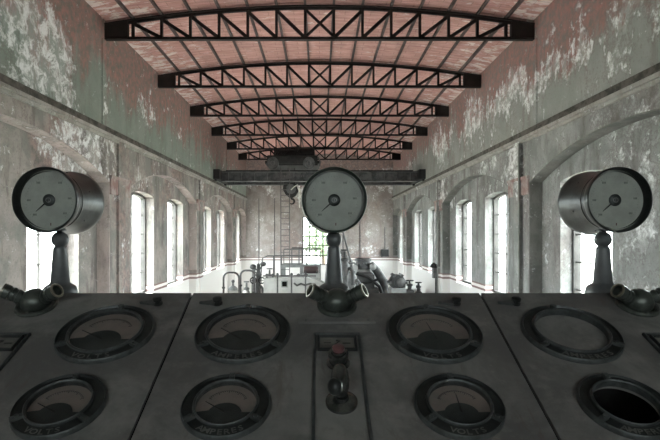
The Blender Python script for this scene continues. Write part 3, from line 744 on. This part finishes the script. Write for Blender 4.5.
# wall boxes
p0 = at(385, 253, YB-.1)
t = empty('switch_box', (p0.x, YB, p0.z-.2), 'small dark switch box on the end wall by the right corner', 'box')
ob('case', MB().box(-.2, .2, -.16, 0, 0, .4), 'mach_d', t); ob('door', MB().box(-.17, .17, -.185, -.16, .03, .37), 'crane_dark', t); ob('conduit', MB().tube([(0, -.06, .4), (0, -.04, 1.6)], .02, 6), 'pipe', t)
yy = 4.355*W; zc = E-(272-VY)/F*yy
t = empty('wall_telephone', (W-.05, yy, zc-.3), 'dark bracketed fitting low on the right wall pier', 'fitting')  # dark lamp-like fitting, not known as a telephone
ob('case', MB().cbox(-.16, 0, -.12, .12, .1, .45, .03), 'mach_d', t); ob('hood', MB().lathe([(.14,0),(.1,.1),(.03,.16),(.001,.17)], 12, Matrix.Translation((-.12, 0, .45))), 'crane_dark', t)
ob('drop_pipe', MB().tube([(-.05, 0, .1), (-.05, 0, -.9)], .03, 6), 'mach_d', t)
for yy in (2.56*W, 4.32*W):       # lower still names the right wall here
    mb = MB().tube([(W-.075, yy, .1), (W-.075, yy, LEDGE-.1)], .02, 8)
    for z in (1.0, 2.2, 3.4, 4.6): mb.box(W-.11, W-.04, yy-.045, yy+.045, z, z+.03)
    ob('pier_line', mb, 'roof_plaster', lower)  # nearer one stands in for shaded pier moulding and a crack

# ------------------------------------------------------------------ control desk
DT_ = 1.56; ZT = E-.18; SL = .4525; ANG = math.atan(SL)
YF = .80                       # front edge of the sloping top
def desk_pt(x, u):             # point on the sloping top, u = distance / DT_
    return Vector((x, u*DT_, ZT-SL*(1-u)*DT_))
def desk_px(px, py):           # pixel -> point on the sloping desk top
    v = py-VY; u = 295.3/(v+235.3); return desk_pt((px-VX)/F*u*DT_, u)
RM = Matrix.Rotation(ANG, 4, 'X')     # local z = normal of the sloping top
CX = [-.8125, .05, .9125]; HWID = .4292
desk = empty('control_desk', (0, 0, E-1.6), 'long dark grey sloping control desk across the foreground', 'desk')
def dpart(name, mb, mat, kind=None):
    o = ob(name, mb, mat, desk); o.matrix_parent_inverse = Matrix.Translation((0, 0, -(E-1.6))); tag(o, None, None, None, kind); return o
LS = (DT_-YF)/math.cos(ANG)
LX, LR = .606, .0967           # lower meter offset and radius
MU, ML = .878, .7215           # u of the upper and lower meter rows
for i, cx in enumerate(CX):
    holes = []
    if i == 2:                 # the open hole of the missing meter
        yy = -(1-ML)*DT_/math.cos(ANG)
        holes = [[(-.2515+.068*math.cos(2*PI*k/40), yy+.068*math.sin(2*PI*k/40)) for k in range(40)]]
    g = .0013
    rect = [(-HWID+g, -LS), (HWID-g, -LS), (HWID-g, 0), (-HWID+g, 0)]
    mt = Matrix.Translation((cx, DT_, ZT)) @ RM
    mb = slab(rect, holes, lambda u, v, t: mt @ Vector((u, v, t)), -.008, 0)
    dpart('desk_panel', mb, 'desk')
    # rounded nosing along the front edge of each panel
XL, XR = CX[0]-HWID, CX[2]+HWID
dpart('desk_shelf', MB().cbox(XL, XR, DT_+.001, 1.80, ZT-.06, ZT-.035, .004), 'desk')
zf = ZT-SL*(DT_-YF)
fl = E-1.6
dpart('front_panel', MB().box(XL, XR, YF-.012, YF, fl+.08, zf-.005), 'desk')
dpart('plinth', MB().box(XL+.02, XR-.02, YF+.04, 1.76, fl, fl+.08), 'crane_dark')
dpart('back_panel', MB().box(XL, XR, 1.788, 1.80, fl+.08, ZT-.06), 'desk')
for x in (XL, XR-.012):
    dpart('side_panel', slab([(YF, fl+.08), (1.788, fl+.08), (1.788, ZT-.06), (DT_, ZT-.06), (YF, zf-.012)], [], lambda u, v, t: (t, u, v), x, x+.012), 'desk')
dpart('inner_floor', MB().box(XL+.02, XR-.02, YF+.02, 1.77, fl+.1, fl+.12), 'dark')
for cx in (CX[0]+HWID, CX[1]+HWID):   # backing strips under the seams
    mt = Matrix.Translation((cx, DT_, ZT)) @ RM
    dpart('seam_backing', MB().prism([(-.02, -LS+.01), (.02, -LS+.01), (.02, -.01), (-.02, -.01)], -.03, -.0085, mt), 'dark')

def on_desk(name, x, u, label, cat, group=None):
    t = empty(name, desk_pt(x, u), label, cat, group); t.rotation_euler = (ANG, 0, 0); return t

# raised letters set round an arc
glyphs = {}
def glyph(ch):
    if ch not in glyphs:
        cu = bpy.data.curves.new('glyph', 'FONT'); cu.body = ch; cu.size = 1.0; cu.extrude = .06; cu.align_x = 'CENTER'; cu.resolution_u = 2; cu.offset = .02
        o = bpy.data.objects.new('glyph', cu); C.objects.link(o)
        bpy.context.view_layer.update()
        me = bpy.data.meshes.new_from_object(o.evaluated_get(bpy.context.evaluated_depsgraph_get()))
        glyphs[ch] = ([v.co.copy() for v in me.vertices], [tuple(p.vertices) for p in me.polygons])
        bpy.data.objects.remove(o); bpy.data.meshes.remove(me); bpy.data.curves.remove(cu)
    return glyphs[ch]
def arc_text(text, r, size, z, step):
    mb = MB(); n = len(text)
    for i, ch in enumerate(text):
        a = (i-(n-1)/2)*step
        mt = Matrix.Rotation(a, 4, 'Z') @ Matrix.Translation((0, -r, z)) @ Matrix.Diagonal((size*1.15, size, size*.3, 1)) @ Matrix.Translation((0, -.35, 0))
        vs, fs = glyph(ch); mb.add([mt @ v for v in vs], fs)
    return mb
def arc_poly(r0, r1, a0, a1, n=14):
    P = [(r1*math.cos(a0+(a1-a0)*i/n), r1*math.sin(a0+(a1-a0)*i/n)) for i in range(n+1)]
    return P+[(r0*math.cos(a0+(a1-a0)*i/n), r0*math.sin(a0+(a1-a0)*i/n)) for i in range(n+1)][::-1]

def make_meter(x, u, R, text, label, dial=True, needle_a=140, sc=1.0):
    t = on_desk('panel_meter', x, u, label, 'meter', 'round meters on the control desk')
    ri = R*(.715 if R > .11 else .675)
    bz = ob('bezel', MB().lathe([(R*.965,.0),(R*.965,.012),(R*.94,.007),(ri*1.11,.007),(ri*1.08,.012),(ri*1.08,.0)], 64), 'ring', t)
    ob('outer_lip', MB().lathe([(R,0),(R,.009),(R-.003,.0125),(R*.967,.0125),(R*.957,.009)], 64), 'lip', bz)
    ob('inner_lip', MB().lathe([(ri*1.08,.006),(ri*1.075,.017),(ri*1.045,.019),(ri*1.0,.016),(ri,.0)], 64), 'lip', bz)
    ob('name_band', MB().prism(arc_poly(ri*1.085, R*.945, math.radians(218), math.radians(322)), .006, .0105), 'ring', bz)
    w_ = R-ri
    lt = ob('lettering', arc_text(text, (R*.945+ri*1.085)/2, w_*.62, .0105, (.175 if len(text) > 5 else .19)), 'letter', bz)
    for ad in (90, 212, 328):
        a = math.radians(ad); rm = (R+ri)/2
        m = Matrix.Rotation(a, 4, 'Z') @ Matrix.Translation((rm, 0, 0))
        ob('lug', MB().prism([(-w_*.40, -.006), (w_*.45, -.006), (w_*.45, .006), (-w_*.40, .006)], .006, .0150, m).prism([(.0045*math.cos(q*PI/4), .0045*math.sin(q*PI/4)) for q in range(8)], .0150, .0185, m), 'lip', bz)
    if dial:
        ob('dial', MB().lathe([(.0005,.003),(ri*1.0,.003)], 48, None, False, False), 'dial_pink', t)
        P = [(ri*.985*math.cos(a), ri*.985*math.sin(a)) for a in [math.radians(q) for q in range(200, 341, 7)]]
        hump = [(ri*.56*math.cos(a), -ri*.42+ri*.50*math.sin(a)) for a in [math.radians(q) for q in range(8, 173, 11)]]
        ob('movement_cover', MB().prism(P+hump, .0035, .007), 'dial_hump', t)
        mb = MB()
        for k in range(21):
            a = math.radians(30+120*k/20); L = .10 if k % 5 == 0 else .05; m = Matrix.Rotation(a, 4, 'Z')
            mb.prism([(ri*(.72-L), -.0006), (ri*.72, -.0006), (ri*.72, .0006), (ri*(.72-L), .0006)], .0031, .0036, m)
        mb.prism(arc_poly(ri*.72, ri*.73, math.radians(28), math.radians(152), 20), .0031, .0036)
        ob('scale_marks', mb, 'needle', t)
        a = math.radians(needle_a); m = Matrix.Translation((0, -ri*.35, 0)) @ Matrix.Rotation(a, 4, 'Z')
        ob('needle', MB().prism([(0, -.0016), (ri*.85, -.0006), (ri*.85, .0006), (0, .0016)], .0075, .0085, m), 'needle', t)
        ob('glass', MB().lathe([(.0005,.0135),(ri*.6,.0135),(ri*1.0,.0125)], 40), 'meter_glass', t)
    return t
make_meter(CX[0]+.2515, MU, .125, 'VOLTS', 'large round voltmeter left of the left desk seam', True, 150)
make_meter(CX[1]-.2515, MU, .125, 'AMPERES', 'large round ammeter just right of the left desk seam', True, 142)
make_meter(CX[1]+.2515, MU, .125, 'VOLTS', 'large round voltmeter just left of the right desk seam', True, 100)
make_meter(CX[2]-.2515, MU, .125, 'AMPERES', 'large empty ammeter bezel with bare grey panel inside', False)
make_meter(CX[0]+.2515, ML, LR, 'VOLTS', 'smaller round voltmeter at the lower left corner', True, 152)
make_meter(CX[1]-.2515, ML, LR, 'AMPERES', 'smaller round ammeter below the large ammeter, left of the lever', True, 146)
make_meter(CX[1]+.2515, ML, LR, 'VOLTS', 'smaller round voltmeter below the large voltmeter, right of the lever', True, 90)
make_meter(CX[2]-.2515, ML, LR, 'AMPERES', 'round bezel around a black open hole at lower right', False)

# centre plates with indicator, red button and lever
def make_plate(i, label, full):
    cx = CX[i]; t = on_desk('switch_plate', cx-.005, .874, label, 'switch', 'framed switch plates on the desk')
    w_ = .058; L = .42
    ob('plate', MB().box(-w_, w_, -L, 0, 0, .003), 'desk', t)
    ob('plate_frame', MB().cbox(-w_-.003, -w_+.004, -L, .003, 0, .009, .002).cbox(w_-.004, w_+.003, -L, .003, 0, .009, .002).cbox(-w_-.003, w_+.003, -.004, .003, 0, .009, .002), 'lip', t)
    c = ob('indicator_card', MB().box(-.046, .046, -.066, -.014, .003, .005), 'label', t)
    ob('card_frame', MB().cbox(-.05, -.044, -.07, -.01, .003, .011, .002).cbox(.044, .05, -.07, -.01, .003, .011, .002).cbox(-.05, .05, -.016, -.01, .003, .011, .002).cbox(-.05, .05, -.07, -.064, .003, .011, .002), 'ring', c)
    ob('card_marks', MB().box(-.034, -.016, -.040, -.037, .005, .0056).box(.014, .034, -.042, -.038, .005, .0056).box(-.003, .004, -.032, -.026, .005, .0056).bar((-.006, -.046, .0056), (.008, -.03, .0056), .002), 'needle', c)
    if full:
        b = ob('button_collar', MB().lathe([(.028,.003),(.028,.007),(.021,.010),(.020,.022),(.024,.024),(.024,.034),(.018,.036),(.018,.044),(.0005,.044)], 28, Matrix.Translation((0, -.118, 0))), 'chrome', t)
        ob('red_button', MB().lathe([(.0145,.044),(.0145,.051),(.011,.054),(.0005,.055)], 24, Matrix.Translation((0, -.118, 0))), 'red', b)
        lv = ob('lever_base', MB().lathe([(.035,.003),(.035,.009),(.029,.013),(.016,.016),(.014,.024),(.0005,.024)], 32, Matrix.Translation((.003, -.252, 0))), 'chrome', t)
        ob('lever_handle', MB().tube([(0, -.250, .020), (0, -.242, .034), (0, -.228, .046), (0, -.212, .052), (0, -.198, .053), (0, -.193, .053)], [.014, .019, .021, .019, .014, .004], 20), 'chrome', lv)
        ob('lever_grip', MB().sphere((-.010, -.242, .040), .0185, 16, 10, (1, 1.1, 1.1)), 'ring', lv)
    return t
make_plate(1, 'framed switch plate with red button and lever in the desk centre', True)
make_plate(0, 'framed switch plate cut by the left picture edge', False)
make_plate(2, 'framed switch plate cut by the right picture edge', False)
for i, lab in ((0, 'thin raised bar below the left twin socket'), (1, 'thin raised bar above the middle switch plate'), (2, 'thin raised bar below the right twin socket')):
    if i != 1: continue
    t = on_desk('name_bar', CX[i]-.002, .911, lab, 'bar')
    ob('strip', MB().cbox(-.105, .105, -.010, .010, 0, .006, .002), 'desk', t)
    for s in (-1, 1): ob('screw', MB().lathe([(.004,.005),(.004,.008),(.0005,.009)], 10, Matrix.Translation((s*.085, 0, 0))), 'letter', t)
kn = ['by the left seam on the left panel', 'just right of the left seam', 'just left of the right seam', 'just right of the right seam']
for (cx, s, lab) in ((CX[0], 1, kn[0]), (CX[1], -1, kn[1]), (CX[1], 1, kn[2]), (CX[2], -1, kn[3])):
    t = on_desk('desk_knob', cx+s*.345, .965, 'small dark knob '+lab, 'knob', 'small knobs along the top of the desk')
    ob('knob', MB().lathe([(.014,0),(.014,.003),(.008,.005),(.008,.010),(.013,.013),(.013,.018),(.0005,.021)], 18), 'ring', t)
    ob('knob_shadow', MB().prism([(-.052, -.002), (-.008, -.011), (-.008, .011), (-.052, .002)], 0, .007), 'lip', t)  # tapered wedge standing in for the knob's conical cast shadow

# ------------------------------------------------------------------ twin sockets
def make_socket(i, label):
    t = on_desk('twin_socket', CX[i], .957, label, 'socket', 'twin sockets along the top of the desk'); t.scale = (1.08, 1.08, 1.08)
    ob('flange', MB().lathe([(.053,0),(.053,.004),(.049,.008),(.041,.008),(.039,.004),(.030,.004)], 40), 'socket', t)
    ob('dome', MB().lathe([(.034,.004),(.036,.010),(.0355,.022),(.031,.034),(.022,.043),(.010,.048),(.0005,.049)], 36), 'socket', t)
    for s in (-1, 1):
        d = Vector((s*.84, -.10, .52)).normalized(); q = d.to_track_quat('Z', 'Y').to_matrix().to_4x4()
        m = Matrix.Translation((s*.012, -.002, .018)) @ q
        k_ = 1.25
        prof = [(.011,.0),(.0125,.022),(.015,.026),(.015,.033),(.0132,.034),(.0132,.038),(.015,.039),(.015,.046),(.0132,.047),(.0132,.051),(.0155,.052),(.0155,.066),(.0120,.067),(.0120,.046),(.0005,.046)]
        tb = ob('branch', MB().lathe([(r_*k_, z_) for r_, z_ in prof], 24, m), 'socket', t)
        ob('lip', MB().lathe([(r_*k_, z_) for r_, z_ in [(.0120,.066),(.0155,.066),(.0160,.069),(.0152,.071),(.0118,.071)]], 24, m, True), 'brass', tb)
    for a in (30, 150, 270):
        a = math.radians(a); ob('screw', MB().lathe([(.004,.006),(.004,.010),(.0005,.011)], 10, Matrix.Translation((.045*math.cos(a), .045*math.sin(a), 0))), 'letter', t)
make_socket(0, 'dark twin socket in front of the left gauge post')
make_socket(1, 'dark twin socket in front of the middle gauge post')
make_socket(2, 'dark twin socket in front of the right gauge post')

# ------------------------------------------------------------------ pedestal gauges
def make_gauge(px, label, rimmat):
    DP = 1.66; DFr = 1.563; x = (px-VX)/F*DP
    zc = .18+33.5*DFr/F
    t = empty('pedestal_gauge', (x, DP, ZT), label, 'gauge', 'drum gauges on posts above the desk')
    Rf = 33.2*DFr/F; Rb = Rf*1.045; yf = DFr-DP; dep = .193
    m = Matrix.Translation((0, yf, zc)) @ Matrix.Rotation(-PI/2, 4, 'X')     # local z runs away from the camera
    dr = ob('drum', MB().lathe([(Rf*.88,.020),(Rf*.88,.055),(Rf*.90,.075),(Rf*.93,.10),(Rb*.975,dep-.032),(Rb,dep-.026),(Rb,dep-.006),(Rb*.97,dep),(.0005,dep)], 64, m), 'gauge', t)
    ob('drum_band', MB().lathe([(Rf*.87,.060),(Rf*.905,.061),(Rf*.905,.067),(Rf*.87,.068)], 64, m), 'gauge', dr)
    for a in range(6):
        q = math.radians(20+60*a); ob('drum_screw', MB().sphere((Rf*.94*math.cos(q), yf+.11, zc+Rf*.94*math.sin(q)), .0035, 8, 5), 'gauge', dr)
    ob('rim', MB().lathe([(Rf*.945,.036),(Rf*.945,.004),(Rf*.955,.001),(Rf*.97,0),(Rf*.99,.002),(Rf,.007),(Rf,.020),(Rf*.97,.028),(Rf*.90,.034)], 72, m), rimmat, t)
    dl = ob('dial', MB().lathe([(.0005,.031),(Rf*.945,.031)], 56, m, False, False), 'gauge_dial', t)
    m2 = Matrix.Translation((0, yf+.0305, zc)) @ Matrix.Rotation(PI/2, 4, 'X')     # local z towards the camera, x right, y up
    mb = MB()
    for k in range(41):
        a = math.radians(225-270*k/40); L = .05 if k % 5 == 0 else .025; mm = m2 @ Matrix.Rotation(a, 4, 'Z')
        mb.prism([(Rf*(.74-L), -.0003), (Rf*.74, -.0003), (Rf*.74, .0003), (Rf*(.74-L), .0003)], .0, .0004, mm)
    ob('scale_marks', mb, 'mark', dl)
    for a in (225, 180, 122, 58, 5, -40):
        mb = MB()
        q = math.radians(a); mm = m2 @ Matrix.Translation((Rf*.63*math.cos(q), Rf*.63*math.sin(q), 0))
        for j in range(3): mb.prism([(-.005+j*.004, -.003), (-.0025+j*.004, -.003), (-.0025+j*.004, .003), (-.005+j*.004, .003)], 0, .0004, mm)
        ob('scale_figure', mb, 'mark', dl)
    ob('red_mark', MB().prism([(-.0015, -.004), (.0015, -.004), (.0015, .004), (-.0015, .004)], 0, .0005, m2 @ Matrix.Translation((Rf*.05, -Rf*.74, 0))), 'red', dl)
    hb_ = ob('hub', MB().lathe([(.0185,0),(.0185,.003),(.016,.005),(.0005,.0055)], 32, m2), 'gauge', t)
    ob('hub_emblem', MB().lathe([(.006,.0055),(.008,.0055),(.008,.0068),(.006,.0068)], 20, m2, True).prism([(-.001,-.007),(.001,-.007),(.001,.007),(-.001,.007)], .005, .0066, m2), 'letter', hb_)
    mm = m2 @ Matrix.Rotation(math.radians(222), 4, 'Z')
    ob('needle', MB().prism([(.012, -.0018), (.030, -.0018), (.052, -.0005), (.052, .0005), (.030, .0018), (.012, .0018)], .003, .0045, mm), 'needle', t)
    # post
    ob('saddle', MB().lathe([(.011,.175),(.011,.186),(.020,.188),(.020,zc-Rf*.86)], 24), 'post', t)
    ob('ball', MB().sphere((0, 0, .159), .0262, 28, 16), 'post', t)
    ob('post', MB().lathe([(.012,.140),(.0175,.136),(.0200,.133),(.0205,.128),(.029,.022),(.031,.020),(.031,.012)], 32), 'post', t)
    ob('foot', MB().lathe([(.031,.020),(.037,.016),(.046,.010),(.050,.002),(.052,-.012),(.052,-.035),(.0005,-.035)], 36), 'post', t)
make_gauge(60, 'drum gauge on a post at the left, black side showing', 'gauge')
make_gauge(333.6, 'drum gauge on a post in the middle, seen face on', 'gauge_green')
make_gauge(602.9, 'drum gauge on a post at the right, black side showing', 'gauge')
